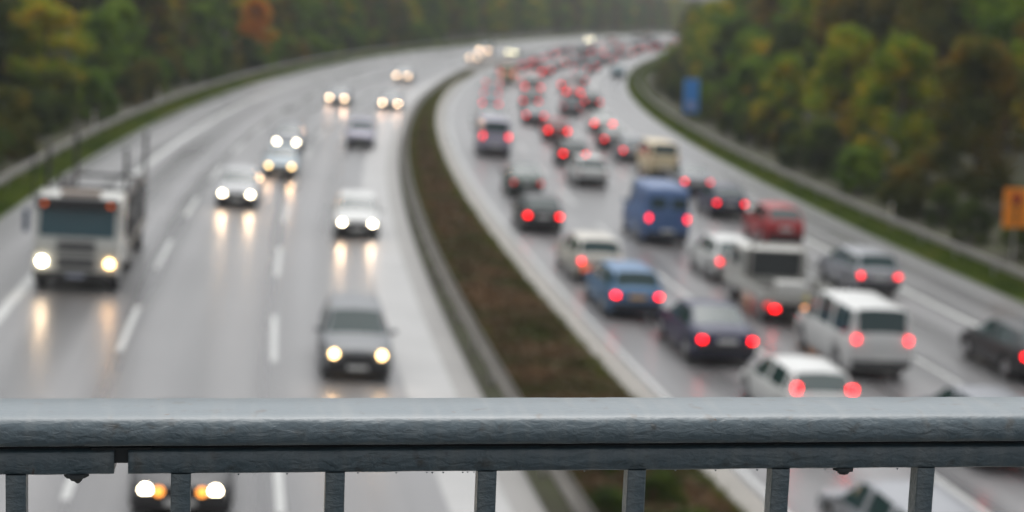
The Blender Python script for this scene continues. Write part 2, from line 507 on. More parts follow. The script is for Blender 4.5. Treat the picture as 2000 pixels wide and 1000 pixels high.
def setm(o, mat):
    o.material_slots[0].link = 'OBJECT'
    o.material_slots[0].material = mat

def place_vehicle(kind, c, s, y_near, away, paint, head, tail, label, cat, group, detail=True, sx=1, sz=1, plate=None, roof=None, two=None, body2=None):
    """y_near: the end nearer the bridge; away: driving away from it"""
    key = (kind, detail)
    if key not in PROTO:
        PROTO[key] = make_car(kind, detail); o = PROTO[key]
        PROTO[(key, 'src')] = copy_tree(o)
    else:
        o = copy_tree(PROTO[(key, 'src')])
    L = SPECS[kind]['L']
    y = y_near + L / 2
    x = c(y) + s
    o.rotation_mode = 'ZYX'
    h = heading(c, y)
    o.matrix_world = Matrix.Translation((x, y, zg(x) + .002)) @ Matrix.Rotation(BANKROT, 4, 'Y') @ Matrix.Rotation(h + (0 if away else math.pi), 4, 'Z') @ Matrix.Diagonal((sx, sx, sz, 1))
    tag(o, label, cat, group)
    for ch in o.children:
        n = ch.name.split('.')[0]
        if n == 'body': setm(ch, M['p_' + paint])
        elif n == 'wing_mirror': setm(ch, M['p_' + paint])
        elif n == 'rear_bumper' and body2: setm(ch, M['p_' + body2])
        elif n == 'headlight': setm(ch, M[head])
        elif n == 'tail_light': setm(ch, M[tail])
        elif n == 'number_plate' and plate: setm(ch, M[plate])
    return o

GL = 'cars driving towards the bridge'
GR = 'vehicles queuing away from the bridge'
V = place_vehicle
# left carriageway, fronts towards the bridge
V('suv', cL, -10.9, 41.1, False, 'midgrey', 'head_warm', 'tail_off', 'grey offroad car with dark grille and warm yellow headlights, nearest above the handrail', 'car', GL, sx=.95, sz=.93)
V('hatch', cL, -10.1, 64.9, False, 'white', 'head_white', 'tail_off', 'white car with two bright white headlights, alone behind the nearest grey car', 'car', GL)
V('hatch', cL, -15.0, 71.2, False, 'lightsilver', 'head_white', 'tail_off', 'silver car with the brightest white headlights, ahead of the pale blue car', 'car', GL)
V('sedan', cL, -13.7, 82.9, False, 'paleblue', 'head_warm', 'tail_off', 'pale blue saloon with peach headlights and a car close behind it', 'car', GL, sx=.95)
V('hatch', cL, -14.1, 95.5, False, 'grey', 'head_white', 'tail_off', 'grey car with white headlights tucked close behind the pale blue saloon', 'car', GL, sx=.95)
V('suv', cL, -10.2, 100.6, False, 'lilac', 'head_off', 'tail_off', 'pale lilac car with dark front and its headlights off', 'car', GL, sx=.9, sz=.95)
V('sedan', cL, -13.8, 134.6, False, 'grey', 'head_far', 'tail_off', 'dark car with warm headlights in the middle lane, beyond the lilac car', 'car', GL, detail=False)
V('sedan', cL, -9.6, 132.9, False, 'grey', 'head_far', 'tail_off', 'dark car with warm headlights beside the planted strip, beyond the lilac car', 'car', GL, detail=False)
V('sedan', cL, -12.0, 174.4, False, 'silver', 'head_far', 'tail_off', 'small car with warm headlights alone between the dark pair and the far cluster', 'car', GL, detail=False)
V('hatch', cL, -10.8, 233.7, False, 'silver', 'head_far', 'tail_off', 'far car with peach headlights, front one of the small cluster', 'car', GL, detail=False)
V('van', cL, -13.1, 258.8, False, 'silver', 'head_far', 'tail_off', 'pale van with faint headlights behind the front car of the far cluster', 'van', GL, detail=False)
V('sedan', cL, -9.6, 263.2, False, 'green', 'head_far_white', 'tail_off', 'far car with yellow white headlights above the end of the planted strip', 'car', GL, detail=False)
V('hatch', cL, -12.5, 377.3, False, 'silver', 'head_far_white', 'tail_off', 'farthest oncoming car, its headlights one glow high up by the bend', 'car', GL, detail=False)
V('sedan', cL, -14.7, 29.5, False, 'black', 'head_white', 'tail_off', 'black car with white headlights and orange foglights seen between the balusters', 'car', GL, sx=1.04)

# right carriageway, rears towards the bridge
V('sedan', cR, -2.8, 45.9, True, 'navy', 'head_off', 'tail_brake', 'dark navy saloon with red brake lights and white plate', 'car', GR, sx=1.05)
V('estate', cR, -3.9, 51.8, True, 'blue', 'head_off', 'tail_brake', 'mid blue car with silver roof glint and amber plate, behind the pale estate', 'car', GR, plate='plate_amber')
V('estate', cR, -3.8, 58.2, True, 'champagne', 'head_off', 'tail_lit', 'pale champagne estate half hidden by the mid blue car', 'car', GR)
V('hatch', cR, -4.1, 69.5, True, 'black', 'head_off', 'tail_brake', 'black hatchback with bright brake lights beside the planted strip', 'car', GR)
V('sedan', cR, -3.3, 81.7, True, 'green', 'head_off', 'tail_dim', 'dark green saloon with dim lights in front of the black hatchback', 'car', GR, sx=.98)
V('estate', cR, .7, 88.1, True, 'white', 'head_off', 'tail_off', 'pale silver estate with unlit tail lights ahead of the blue van', 'car', GR)
V('hatch', cR, 1.0, 98.2, True, 'black', 'head_off', 'tail_brake', 'black hatchback with red lights just ahead of the unlit pale silver estate', 'car', GR)
V('van', cR, -3.3, 101.1, True, 'lilac', 'head_off', 'tail_lit', 'grey people carrier with dark rear window beside the planted strip', 'van', GR, sx=1.04, sz=1.12)
V('tallvan', cR, .7, 68.6, True, 'vanblue', 'head_off', 'tail_lit', 'tall blue van with two round red lights', 'van', GR)
V('bus', cR, 5.5, 94.7, True, 'cream', 'head_off', 'tail_off', 'cream minibus with a small dark rear window', 'minibus', GR)
V('hatch', cR, 5.1, 103.2, True, 'silver', 'head_off', 'tail_lit', 'silver hatchback directly in front of the nearer cream minibus', 'car', GR)
V('sedan', cR, 4.9, 110.8, True, 'black', 'head_off', 'tail_lit', 'black car between the silver hatchback and the white saloon in the right lane', 'car', GR)
V('sedan', cR, 5.6, 124.4, True, 'white', 'head_off', 'tail_brake', 'white saloon with dark bumper and bright brake lights in the right lane', 'car', GR)
V('sedan', cR, 5.9, 87.4, True, 'grey', 'head_off', 'tail_lit', 'dark grey saloon behind the nearer cream minibus', 'car', GR)
V('hatch', cR, 5.6, 78.6, True, 'navy', 'head_off', 'tail_lit', 'dark blue hatchback in front of the red hatchback', 'car', GR)
V('hatch', cR, 5.8, 70.0, True, 'red', 'head_off', 'tail_off', 'red hatchback with grey roof glint ahead of the white flatbed truck', 'car', GR, sz=1.15)
V('hatch', cR, 1.4, 60.3, True, 'white', 'head_off', 'tail_lit', 'white hatchback left of the flatbed truck, turn signal lit amber', 'car', GR, sx=1.02)
V('van', cR, 1.2, 45.4, True, 'white', 'head_off', 'tail_lit', 'white passenger van with large dark rear window', 'van', GR)
V('estate', cR, 6.0, 59.2, True, 'silver', 'head_off', 'tail_lit', 'silver grey estate car by the right hand shoulder line beyond the white van', 'car', GR)
TC = V('hatch', cR, -2.55, 38.7, True, 'white', 'head_off', 'tail_brake', 'white roofed car cut off by the handrail, brake lights on', 'car', GR, sx=1.02)
for ch in TC.children:
    if ch.name.split('.')[0] == 'tail_light': ch.location.z = 1.12; ch.location.y += .16; ch.scale.z = 1.3
V('hatch', cR, 6.05, 46.3, True, 'black', 'head_off', 'tail_brake', 'black car cut off by the right edge of the photo', 'car', GR, sx=1.02)
V('hatch', cR, .9, 36.6, True, 'grey', 'head_off', 'tail_lit', 'grey car mostly hidden behind the right end of the handrail', 'car', GR)
V('estate', cR, -4.2, 27.6, True, 'silver', 'head_off', 'tail_lit', 'silver estate under the handrail, seen between the rightmost balusters', 'car', GR)
# farther along the queue, told apart by colour and neighbours
far_named = [
 ('sedan', -2.6, 122.0, 'silver', 'tail_lit', 'silver saloon just ahead of the grey people carrier'),
 ('hatch', -2.2, 138.0, 'paleblue', 'tail_lit', 'pale blue car two ahead of the grey people carrier'),
 ('hatch', -2.1, 152.5, 'grey', 'tail_far', 'grey car three ahead of the grey people carrier'),
 ('estate', -2.3, 169.3, 'white', 'tail_far', 'white car just behind the farther cream minibus'),
 ('bus', -1.4, 184.0, 'cream', 'tail_far', 'farther cream minibus with greenish window near the planted strip'),
 ('hatch', 1.6, 114.7, 'red', 'tail_brake', 'bright red hatchback in the middle lane ahead of the black hatchback'),
 ('sedan', .9, 128.0, 'grey', 'tail_lit', 'dark grey saloon in the middle lane, first ahead of the bright red hatchback'),
 ('hatch', 1.2, 145.0, 'black', 'tail_lit', 'black car in the middle lane behind the far white van'),
 ('van', 1.6, 160.0, 'white', 'tail_lit', 'white van high up the middle lane of the jam'),
 ('estate', 4.4, 141.0, 'grey', 'tail_dim', 'dull grey estate in the right lane, first ahead of the white saloon'),
 ('hatch', 6.6, 150.0, 'black', 'tail_lit', 'black hatchback in the right lane, second ahead of the white saloon'),
 ('sedan', 5.4, 163.0, 'red', 'tail_brake', 'red saloon in the right lane beyond the black hatchback'),
 ('hatch', 5.0, 175.0, 'darkred', 'tail_brake', 'dark red hatchback in the right lane, next beyond the red saloon'),
 ('sedan', 6.2, 188.0, 'black', 'tail_far', 'black saloon in the right lane, next beyond the dark red hatchback'),
]
for k, s, y, p, tl, lb in far_named:
    V(k, cR, s, y, True, p, 'head_off', tl, lb, dict(van='van', bus='minibus').get(k, 'car'), GR, detail=False)
rq = random.Random(3)
cols = ['white', 'silver', 'grey', 'black', 'silver', 'red', 'navy', 'white', 'grey', 'darkred']
for li, (s, y0) in enumerate(((-2.6, 199), (1.5, 176), (5.9, 203))):
    y = y0
    while y < 430:
        k = rq.choice(['sedan', 'hatch', 'estate', 'hatch', 'van'])
        p = rq.choice(cols)
        V(k, cR, s + rq.uniform(-.5, .5), y, True, p, 'head_off', rq.choice(['tail_far', 'tail_lit', 'tail_dim', 'tail_lit']),
          'small blurred vehicle with red tail lights in the farthest part of the jam', 'vehicle', 'far vehicles of the jam near the bend', detail=False)
        y += rq.uniform(7.2, 9.6)
V('hatch', cR, 10.2, 215, True, 'teal', 'head_off', 'tail_off', 'blue green car on the right shoulder by the edge of the wood', 'car', 'vehicles on the shoulder', detail=False)
for key in list(PROTO):
    if len(key) == 2 and key[1] == 'src':
        r0 = PROTO[key]
        for ch in list(r0.children_recursive): bpy.data.objects.remove(ch)
        bpy.data.objects.remove(r0)

for lb in ('dark navy saloon', 'black hatchback with bright', 'black car cut off', 'white saloon with dark'):
    c_ = [o for o in bpy.data.objects if o.get('label', '').startswith(lb)][0]
    # (their plates are the brightest part of the tail after the lamps)
    for ch in c_.children:
        if ch.name.startswith('rear_bumper'): ch.scale.z = 1.15
for o in [o for o in bpy.data.objects if o.name.startswith('tail_light') and o.parent is not None and o.parent.type == 'EMPTY']:
    q = random.Random(hash((round(o.parent.location.x, 2), round(o.location.x, 2))) & 255).uniform(.78, 1.12)
    o.scale = (o.scale[0] * q, o.scale[1], o.scale[2] * (1.9 - q))

# orange foglights of the black car under the rail; lit turn signal of the white hatchback
def find(lbl):
    return [o for o in bpy.data.objects if o.get('label', '').startswith(lbl)][0]
bk = find('black car with white headlights and orange')
for sx in (-1, 1):
    bm = bmesh.new(); add_cyl(bm, (0, 0, 0), .075, .06, .05, 16, 'Y')
    f = build('foglight', bm, M['amber'], bk); f.location = (sx * .36, 2.28, .60)
wh = find('white hatchback left of the flatbed')
ind = box('turn_signal', (.40, -2.10, .55), (.2, .08, .12), M['amber'], wh, .02)
ce = find('pale champagne estate')
ind = box('turn_signal', (-.50, -2.36, .52), (.3, .06, .16), M['amber_dim'], ce, .02)

# the beams of the nearer headlamps, which the wet road throws back
def beam(parent, x, y, z, energy, colr):
    energy *= .32
    d = bpy.data.lights.new('headlamp_beam', 'SPOT'); d.energy = energy; d.color = colr
    d.spot_size = R(150); d.spot_blend = .6; d.shadow_soft_size = .09
    o = bpy.data.objects.new('headlamp_beam', d); col.objects.link(o); o.parent = parent
    o.location = (x, y, z); o.rotation_euler = (R(82), 0, 0)
for lb, e, cc in (('grey offroad', 30, (1, .6, .3)), ('white car with two', 60, (1, .62, .36)), ('silver car with the bright', 90, (1, .66, .38)),
                  ('pale blue saloon', 50, (1, .6, .35)), ('grey car with white', 50, (1, .7, .5)), ('dark car with warm headlights in', 60, (1, .6, .4)),
                  ('dark car with warm headlights beside', 90, (1, .6, .4)), ('black car with white', 30, (1, .7, .45))):
    c_ = find(lb)
    for h in [h for h in c_.children if h.name.startswith('headlight')]:
        beam(c_, h.location.x, h.location.y + .08, h.location.z, e, cc)

# --- car transporter on the left carriageway
def transporter():
    y = 50.6; x = cL(y + 2) - 18.55
    root = empty('car_transporter')
    root.matrix_world = Matrix.Translation((x, y, zg(x))) @ Matrix.Rotation(BANKROT, 4, 'Y') @ Matrix.Rotation(heading(cL, y + 4) + math.pi, 4, 'Z') @ Matrix.Diagonal((.98, .98, .93, 1))
    # local: front face at y=0 looking to +Y is forward; vehicle extends to -Y
    W = 2.5; bodym = simple('truck_paint', (.52, .52, .48), .4, 0, .6)
    bm = bmesh.new()
    prof = [(0.0, .45), (.03, 1.5), (-.02, 1.75), (-.22, 2.62), (-.32, 2.74), (-.75, 2.95), (-1.9, 2.98), (-2.0, 2.9), (-2.0, .7), (-.95, .7), (-.85, .95), (-.35, .95), (-.25, .45)]
    for sx in (-1, 1): pass
    loops = []
    for f, dx in ((-1, 0), (-.97, 1), (.97, 1), (1, 0)):
        inset = 0 if abs(f) < 1 else .04
        cx, cz = -1.0, 1.7
        loops.append([bm.verts.new((f * W / 2, (py - cx) * (1 - inset) + cx, (pz - cz) * (1 - inset) + cz)) for py, pz in prof])
    n = len(prof)
    for A, B in zip(loops, loops[1:]):
        for k in range(n): bm.faces.new((A[k], B[k], B[(k + 1) % n], A[(k + 1) % n]))
    bm.faces.new(loops[0]); bm.faces.new(loops[-1][::-1])
    bmesh.ops.recalc_face_normals(bm, faces=bm.faces[:])
    build('cab', bm, bodym, root)
    rx = Matrix.Rotation(math.atan2(.20, .87), 4, 'X')
    box('windscreen', (0, -.105, 2.17), (2.22, .03, .86), simple('teal_glass', (.010, .055, .070), .22), root, .012, rx)
    box('sun_visor', (0, -.19, 2.80), (2.42, .38, .36), M['trim'], root, .03)
    box('lift_frame', (0, -2.35, 2.0), (2.3, .16, 1.3), simple('lift_grey', (.10, .11, .13), .5), root, .03)
    box('roof_sign', (.0, -.8, 3.05), (1.2, .25, .16), simple('sign_cream', (.5, .42, .36), .5), root, .03)
    for sx in (-1, 1):
        l = box('marker_light', (sx * .97, .02, 2.78), (.13, .06, .10), M['amber_dim'], root, .02)
        sw = box('side_window', (sx * 1.256, -.95, 2.15), (.02, .8, .62), M['glass'], root, .008)
        bm = bmesh.new(); add_cyl(bm, (sx * .99, .035, .95), .115, .10, .08, 18, 'Y')
        build('headlight', bm, M['head_white'] if sx > 0 else M['head_warm'], root)
        bm = bmesh.new(); add_box(bm, (sx * 1.50, -.05, 2.2), (.16, .14, .72), bevel=.04); add_tube(bm, [(sx * 1.24, -.2, 2.55), (sx * 1.4, -.1, 2.6), (sx * 1.5, -.06, 2.5)], [.02] * 3)
        build('wing_mirror', bm, M['trim'] if sx < 0 else simple('mirror_blue', (.03, .06, .12), .4), root)
        for wy in (-.62, -4.6, -8.6):
            bm = bmesh.new(); add_cyl(bm, (0, 0, 0), .5, .5, .3, 28, 'X')
            wh = build('wheel', bm, M['tyre'], root); wh.location = (sx * 1.07, wy - .02, .5)
            bm = bmesh.new(); add_cyl(bm, (sx * .14, 0, 0), .3, .24, .06, 20, 'X'); build('rim', bm, M['rim'], wh)
        # deck structure
        for py, hh in ((-2.25, 4.4), (-5.2, 3.1), (-9.2, 4.3)):
            bm = bmesh.new(); add_box(bm, (sx * 1.18, py, hh / 2 + .4), (.12, .14, hh - .8), bevel=.015); build('deck_post', bm, M['trim'], root)
        bm = bmesh.new()
        for k in range(4):
            ya = -2.4 - k * 1.75; add_tube(bm, [(sx * 1.17, ya, 1.1), (sx * 1.17, ya - 1.6, 2.65)], [.06, .06], 8)
        build('brace', bm, M['trim'], root)
        box('tool_box', (sx * 1.02, -3.1, .78), (.42, 1.5, .52), M['trim'] if sx > 0 else M['steel'], root, .03)
        box('side_board', (sx * 1.22, -6.2, 1.0), (.06, 7.0, .22), M['concrete'], root, .01)
        box('deck_rail', (sx * 1.15, -6.0, 2.72), (.16, 7.5, .14), M['trim'], root, .02)
        box('runway', (sx * .7, -6.0, 1.02), (.5, 7.4, .08), M['steel'], root, .01)
    bm = bmesh.new()
    for k, zz in enumerate((1.62, 1.48, 1.34, 1.1, .96, .82)):
        add_box(bm, (0, .045, zz - .03), (1.12, .05, .095))
    build('grille', bm, simple('grille_grey', (.06, .06, .065), .5), root)
    box('front_bumper', (0, -.02, .50), (2.5, .22, .26), M['trim'], root, .05)
    box('number_plate', (0, .10, .52), (.52, .02, .12), simple('plate_pale', (.3, .32, .4), .4), root)
    box('chassis', (0, -5.0, .78), (.9, 8.8, .26), M['trim'], root, .02)
    for py in (-2.25, -5.2, -9.2): box('cross_beam', (0, py, 2.62), (2.2, .12, .12), M['trim'], root, .02)
    bm = bmesh.new(); add_tube(bm, [(1.3, -.1, 2.9), (1.32, -.12, 4.3)], [.035, .02]); build('aerial', bm, M['trim'], root)
    tag(root, 'cream cab car transporter truck with headlights on, leftmost on the motorway', 'truck')
    return root
tr = transporter()
for sx in (-1, 1): beam(tr, sx * .99, .12, .95, 30, (1, .55, .28))
cargo = make_car('hatch', True)
cargo.matrix_world = tr.matrix_world @ Matrix.Translation((0, -5.0, 1.06)) @ Matrix.Rotation(math.pi, 4, 'Z')
for ch in cargo.children:
    if ch.name.split('.')[0] == 'body': setm(ch, M['p_grey'])
    if ch.name.split('.')[0] == 'tail_light': setm(ch, M['amber_dim'])
tag(cargo, 'dark grey car carried on the deck of the transporter truck', 'car')

# --- white flatbed truck in the queue
def flatbed():
    y = 52.8; x = cR(y + 2) + 1.65
    root = empty('flatbed_truck')
    root.matrix_world = Matrix.Translation((x, y, zg(x))) @ Matrix.Rotation(BANKROT, 4, 'Y') @ Matrix.Rotation(heading(cR, y + 3), 4, 'Z') @ Matrix.Diagonal((1, 1, .88, 1))
    wp = simple('flatbed_white', (.40, .40, .37), .45, 0, .5)
    W = 2.4
    # local: rear at y=0, vehicle extends to +Y
    bm = bmesh.new()
    prof = [(3.1, .6), (3.1, 1.3), (3.22, 2.15), (3.4, 2.25), (4.1, 2.25), (4.3, 2.15), (4.85, 1.35), (5.3, 1.15), (5.4, .6)]
    A = [bm.verts.new((-W * .46, a, b)) for a, b in prof]; B = [bm.verts.new((W * .46, a, b)) for a, b in prof]
    for k in range(len(prof)): bm.faces.new((A[k], A[(k + 1) % len(prof)], B[(k + 1) % len(prof)], B[k]))
    bm.faces.new(A[::-1]); bm.faces.new(B)
    bmesh.ops.recalc_face_normals(bm, faces=bm.faces[:])
    bmesh.ops.bevel(bm, geom=bm.edges[:], offset=.03, segments=2, affect='EDGES')
    build('cab', bm, wp, root)
    box('rear_window', (0, 3.11, 1.66), (1.9, .06, .92), simple('dark_glass', (.006, .01, .011), .35), root, .01, Matrix.Rotation(-.13, 4, 'X'))
    box('windscreen', (0, 4.60, 1.77), (1.7, .03, .82), M['glass'], root, .01, Matrix.Rotation(.60, 4, 'X'))
    for sx in (-1, 1):
        box('side_window', (sx * (W * .46 + .01), 3.9, 1.75), (.03, .95, .5), M['glass'], root, .01)
        box('side_board', (sx * (W / 2 + .02), 1.5, 1.02), (.05, 2.98, .42), wp, root, .008)
        box('rail_bar', (sx * .86, 2.98, 1.65), (.07, .07, 1.4), M['steel'], root, .01)
        for wy in (.85, 4.5):
            bm = bmesh.new(); add_cyl(bm, (0, 0, 0), .36, .36, .24, 24, 'X')
            wh = build('wheel', bm, M['tyre'], root); wh.location = (sx * .88, wy, .36)
            bm = bmesh.new(); add_cyl(bm, (sx * .11, 0, 0), .22, .18, .05, 18, 'X'); build('rim', bm, M['rim'], wh)
        bm = bmesh.new(); add_box(bm, (sx * (W / 2 + .12), 4.55, 1.55), (.18, .1, .28), bevel=.03); build('wing_mirror', bm, M['trim'], root)
        box('mud_flap', (sx * .85, .35, .42), (.3, .03, .34), M['trim'], root)
    box('load_bed', (0, 1.5, .82), (W, 3.0, .1), simple('bed_floor', (.09, .085, .08), .7), root, .01)
    box('tailgate', (0, -.01, 1.02), (W + .05, .05, .42), wp, root, .01)
    box('chassis', (0, 2.5, .58), (.8, 4.9, .2), M['trim'], root, .01)
    box('cross_beam', (0, 2.98, 2.36), (1.8, .07, .07), M['steel'], root, .01)
    bm = bmesh.new(); bmesh.ops.create_cone(bm, cap_ends=True, segments=3, radius1=.17, radius2=.17, depth=.015, matrix=Matrix.Translation((.12, -.045, 1.02)) @ Matrix.Rotation(math.pi / 2, 4, 'X') @ Matrix.Rotation(math.pi / 2 * 0, 4, 'Z'))
    build('emblem', bm, simple('emblem_yellow', (.55, .45, .1), .5), root)
    box('tail_light', (-1.08, -.03, .72), (.2, .06, .14), M['tail_dim'], root, .02)
    box('tail_light', (-.84, -.04, .60), (.2, .06, .14), M['tail_brake'], root, .02)
    box('number_plate', (.40, -.04, .62), (.72, .04, .18), M['amber'], root, .01)  # no lamp: the plate's brightness is put into a glowing amber material
    box('under_bar', (0, .05, .50), (2.2, .08, .22), M['trim'], root, .01)
    box('tool_crate', (.25, 2.2, 1.02), (.9, .6, .32), M['plate'], root, .02)
    tag(root, 'white flatbed truck with dark cab window, boxed in by the white van', 'truck', GR)
flatbed()

# ------------------------------------------------------------------ signs and marker posts
def sign_blue():
    y = 145.4; x = cR(y) + 14.6; z = zg(x)
    r = empty('blue_sign', (x, y, z))
    box('board', (0, 0, 2.05), (1.30, .06, 2.8), simple('sign_blue', (.05, .28, .75), .4), r, .02)
    box('pale_panel', (0, -.04, 1.25), (.62, .02, .75), simple('sign_pale', (.36, .40, .62), .4), r)
    for sx in (-.4, .4):
        bm = bmesh.new(); add_cyl(bm, (sx, .08, 1.7), .05, .05, 3.4, 12); build('pole', bm, M['steel'], r)
    tag(r, 'tall narrow blue road sign with a pale lower panel behind the right guardrail', 'road sign')
sign_blue()
def sign_orange():
    y = 66.; x = cR(y) + 13.45; z = zg(x)
    r = empty('orange_sign', (x, y, z), (0, 0, .06))
    box('board', (0, 0, 2.75), (1.0, .05, 1.52), simple('sign_orange', (.90, .27, .008), .45, 0, 0, .05), r, .03)
    bm = bmesh.new()
    add_cyl(bm, (0, -.035, 3.14), .2, .2, .02, 20, 'Y')
    build('red_disc', bm, simple('sign_red', (.38, .03, .01), .5), r)
    bm = bmesh.new(); add_box(bm, (0, -.035, 2.55), (.09, .02, .8)); add_box(bm, (0, -.035, 2.9), (.34, .02, .09))
    build('arrow', bm, simple('sign_dark', (.12, .035, .008), .5), r)
    bm = bmesh.new(); add_cyl(bm, (0, .07, 1.7), .045, .045, 3.4, 12); build('pole', bm, M['steel'], r)
    tag(r, 'upright orange sign with a dark red mark on a grey pole', 'road sign')
sign_orange()
def marker(c, s, y, label):
    x = c(y) + s
    r = empty('marker_post', (x, y, zg(x)))
    box('post', (0, 0, .55), (.13, .1, 1.1), simple('post_white', (.65, .65, .6), .5), r, .03)
    box('band', (0, 0, .86), (.136, .106, .2), M['trim'], r, .01)
    box('reflector', (0, -.056, .86), (.07, .01, .14), M['plate_amber'], r)
    tag(r, label, 'marker post', 'white marker posts behind the guardrails')
marker(cL, -25.6, 101, 'white marker post nearer to the bridge behind the left guardrail')
marker(cL, -25.6, 124, 'white marker post farther off behind the left guardrail')
marker(cR, 13.4, 80, 'white marker post behind the right guardrail, left of the orange sign')

# ------------------------------------------------------------------ plants
def leafmat(name, c0, c1, c2, sc_=.30):
    m, t, b = new_mat(name)
    tc = t.nodes.new("ShaderNodeTexCoord"); oi = t.nodes.new("ShaderNodeObjectInfo")
    add = t.nodes.new("ShaderNodeVectorMath"); add.operation = 'ADD'
    sc3 = t.nodes.new("ShaderNodeVectorMath"); sc3.operation = 'SCALE'; sc3.inputs["Scale"].default_value = 40
    cmb = t.nodes.new("ShaderNodeCombineXYZ")
    t.links.new(oi.outputs["Random"], cmb.inputs[0]); t.links.new(cmb.outputs[0], sc3.inputs[0])
    t.links.new(tc.outputs["Object"], add.inputs[0]); t.links.new(sc3.outputs[0], add.inputs[1])
    n = t.nodes.new("ShaderNodeTexNoise"); n.inputs["Scale"].default_value = sc_; n.inputs["Detail"].default_value = 5; n.inputs["Roughness"].default_value = .65
    t.links.new(add.outputs[0], n.inputs["Vector"])
    cr = t.nodes.new("ShaderNodeValToRGB")
    e = cr.color_ramp.elements
    e[0].position = .36; e[0].color = (*c0, 1)
    e[1].position = .64; e[1].color = (*c2, 1)
    k = e.new(.5); k.color = (*c1, 1)
    t.links.new(n.outputs["Fac"], cr.inputs["Fac"]); t.links.new(cr.outputs["Color"], b.inputs["Base Color"])
    b.inputs["Roughness"].default_value = .7
    b.inputs["Specular IOR Level"].default_value = .12
    tl = t.nodes.new("ShaderNodeBsdfTranslucent"); ms = t.nodes.new("ShaderNodeMixShader")
    ms.inputs[0].default_value = .35
    t.links.new(cr.outputs["Color"], tl.inputs["Color"])
    t.links.new(b.outputs[0], ms.inputs[1]); t.links.new(tl.outputs[0], ms.inputs[2])
    t.links.new(ms.outputs[0], t.nodes["Material Output"].inputs["Surface"])
    return m
LM = dict(
 green=leafmat('leaves_green', (0.0241, 0.0546, 0.00357), (0.0842, 0.167, 0.00643), (0.205, 0.298, 0.00857)),
 yellow=leafmat('leaves_yellow_green', (0.0541, 0.124, 0.00357), (0.205, 0.273, 0.005), (0.505, 0.31, 0.00357)),
 dark=leafmat('leaves_dark', (0.00842, 0.0174, 0.00285), (0.0337, 0.062, 0.005), (0.0961, 0.124, 0.00714)),
 olive=leafmat('leaves_olive', (0.0288, 0.0422, 0.00428), (0.0842, 0.0929, 0.00714), (0.205, 0.118, 0.00643)),
 orange=leafmat('leaves_orange', (0.366, 0.1037, 0.00488), (0.6, 0.2074, 0.0061), (0.4148, 0.2318, 0.00976)),
 brown=leafmat('leaves_brown', (0.0421, 0.0446, 0.005), (0.156, 0.105, 0.00714), (0.312, 0.186, 0.00714)),
)
def crown_bm(rnd, h, wd, nclump, nleaf, leaf, base=.12):
    bm = bmesh.new()
    cl = []
    for i in range(nclump):
        u = rnd.random(); zz = base + (1 - base) * u
        prof_ = math.sin(min(1, .18 + .95 * (1 - u)) * math.pi * .55) * (.65 + .35 * min(1, u * 3 + .3))
        a = rnd.uniform(0, 2 * math.pi); rr = wd / 2 * prof_ * rnd.uniform(.35, .95)
        cr_ = wd * rnd.uniform(.12, .22)
        cl.append((Vector((math.cos(a) * rr, math.sin(a) * rr, h * zz * .92)), cr_))
    for i in range(nleaf):
        c, r = cl[rnd.randrange(nclump)]
        d = Vector((rnd.gauss(0, 1), rnd.gauss(0, 1), rnd.gauss(0, 1))).normalized()
        p = c + Vector((d.x, d.y, d.z * .8)) * r * (rnd.random() ** .35)
        n = (d + Vector((rnd.gauss(0, .6), rnd.gauss(0, .6), rnd.gauss(0, .6) + .4))).normalized()
        q = n.to_track_quat('Z', 'Y')
        s = leaf * rnd.uniform(.6, 1.3)
        vs = [bm.verts.new(p + q @ Vector(v)) for v in ((-s * .5, 0, 0), (0, -s * .32, .05 * s), (s * .55, 0, 0), (0, s * .32, .05 * s))]
        bm.faces.new(vs)
    return bm, cl
PT = {}
def proto_tree(kind, i):
    rnd = random.Random(100 + i * 17 + len(kind))
    if kind == 'broadleaf_tree': h, wd, nc, nl, lf, b0 = 13 + rnd.uniform(-1, 2), 8.5, 42, 9000, .42, .14
    elif kind == 'tall_tree': h, wd, nc, nl, lf, b0 = 19, 9, 48, 8500, .5, .2
    else: h, wd, nc, nl, lf, b0 = 4.6, 4.8, 22, 5200, .26, .03
    bm, cl = crown_bm(rnd, h, wd, nc, nl, lf, b0)
    root = empty(kind)
    crown = build('crown', bm, LM['green'], root)
    bm = bmesh.new()
    if kind == 'shrub':
        for k in range(5):
            a = k * 1.25; add_tube(bm, [(0, 0, -.3), (math.cos(a) * .4, math.sin(a) * .4, h * .3), (math.cos(a) * 1.0, math.sin(a) * 1.0, h * .6)], [.07, .05, .02], 6)
        build('stem', bm, M['bark'], root)
    else:
        bend = rnd.uniform(-.4, .4)
        add_tube(bm, [(0, 0, -1.0), (bend * .3, 0, h * .2), (bend, .1, h * .5), (bend * .8, 0, h * .8)], [h * .022, h * .017, h * .011, .04], 9)
        for c, r in cl[:14]:
            z0 = min(h * .7, max(h * .18, c.z * .62))
            add_tube(bm, [(bend * z0 / h * 1.5, 0, z0), (c.x * .5, c.y * .5, z0 + (c.z - z0) * .55), tuple(c)], [h * .007, h * .005, .02], 5)
        build('trunk', bm, M['bark'], root)
    return root
def place_tree(kind, i, x, y, z, scale, leaf, rz, sz=1.0):
    key = (kind, i)
    if key not in PT: PT[key] = proto_tree(kind, i); o = PT[key]
    else: o = copy_tree(PT[key])
    o.location = (x, y, z); o.rotation_euler = (0, 0, rz); o.scale = (scale, scale, scale * sz)
    for ch in o.children:
        if ch.name.startswith('crown'): setm(ch, LM[leaf])
    return o
CN = dict(green='green', yellow='yellow green', dark='dark green', olive='olive', orange='orange', brown='brownish')
KN = {'broadleaf_tree': 'leafy tree', 'tall_tree': 'tall tree', 'shrub': 'bushy shrub'}
rt = random.Random(21)
CLEAR = [(-29, 90, 126), (-29, 158, 190), (18.9, 70, 136)]
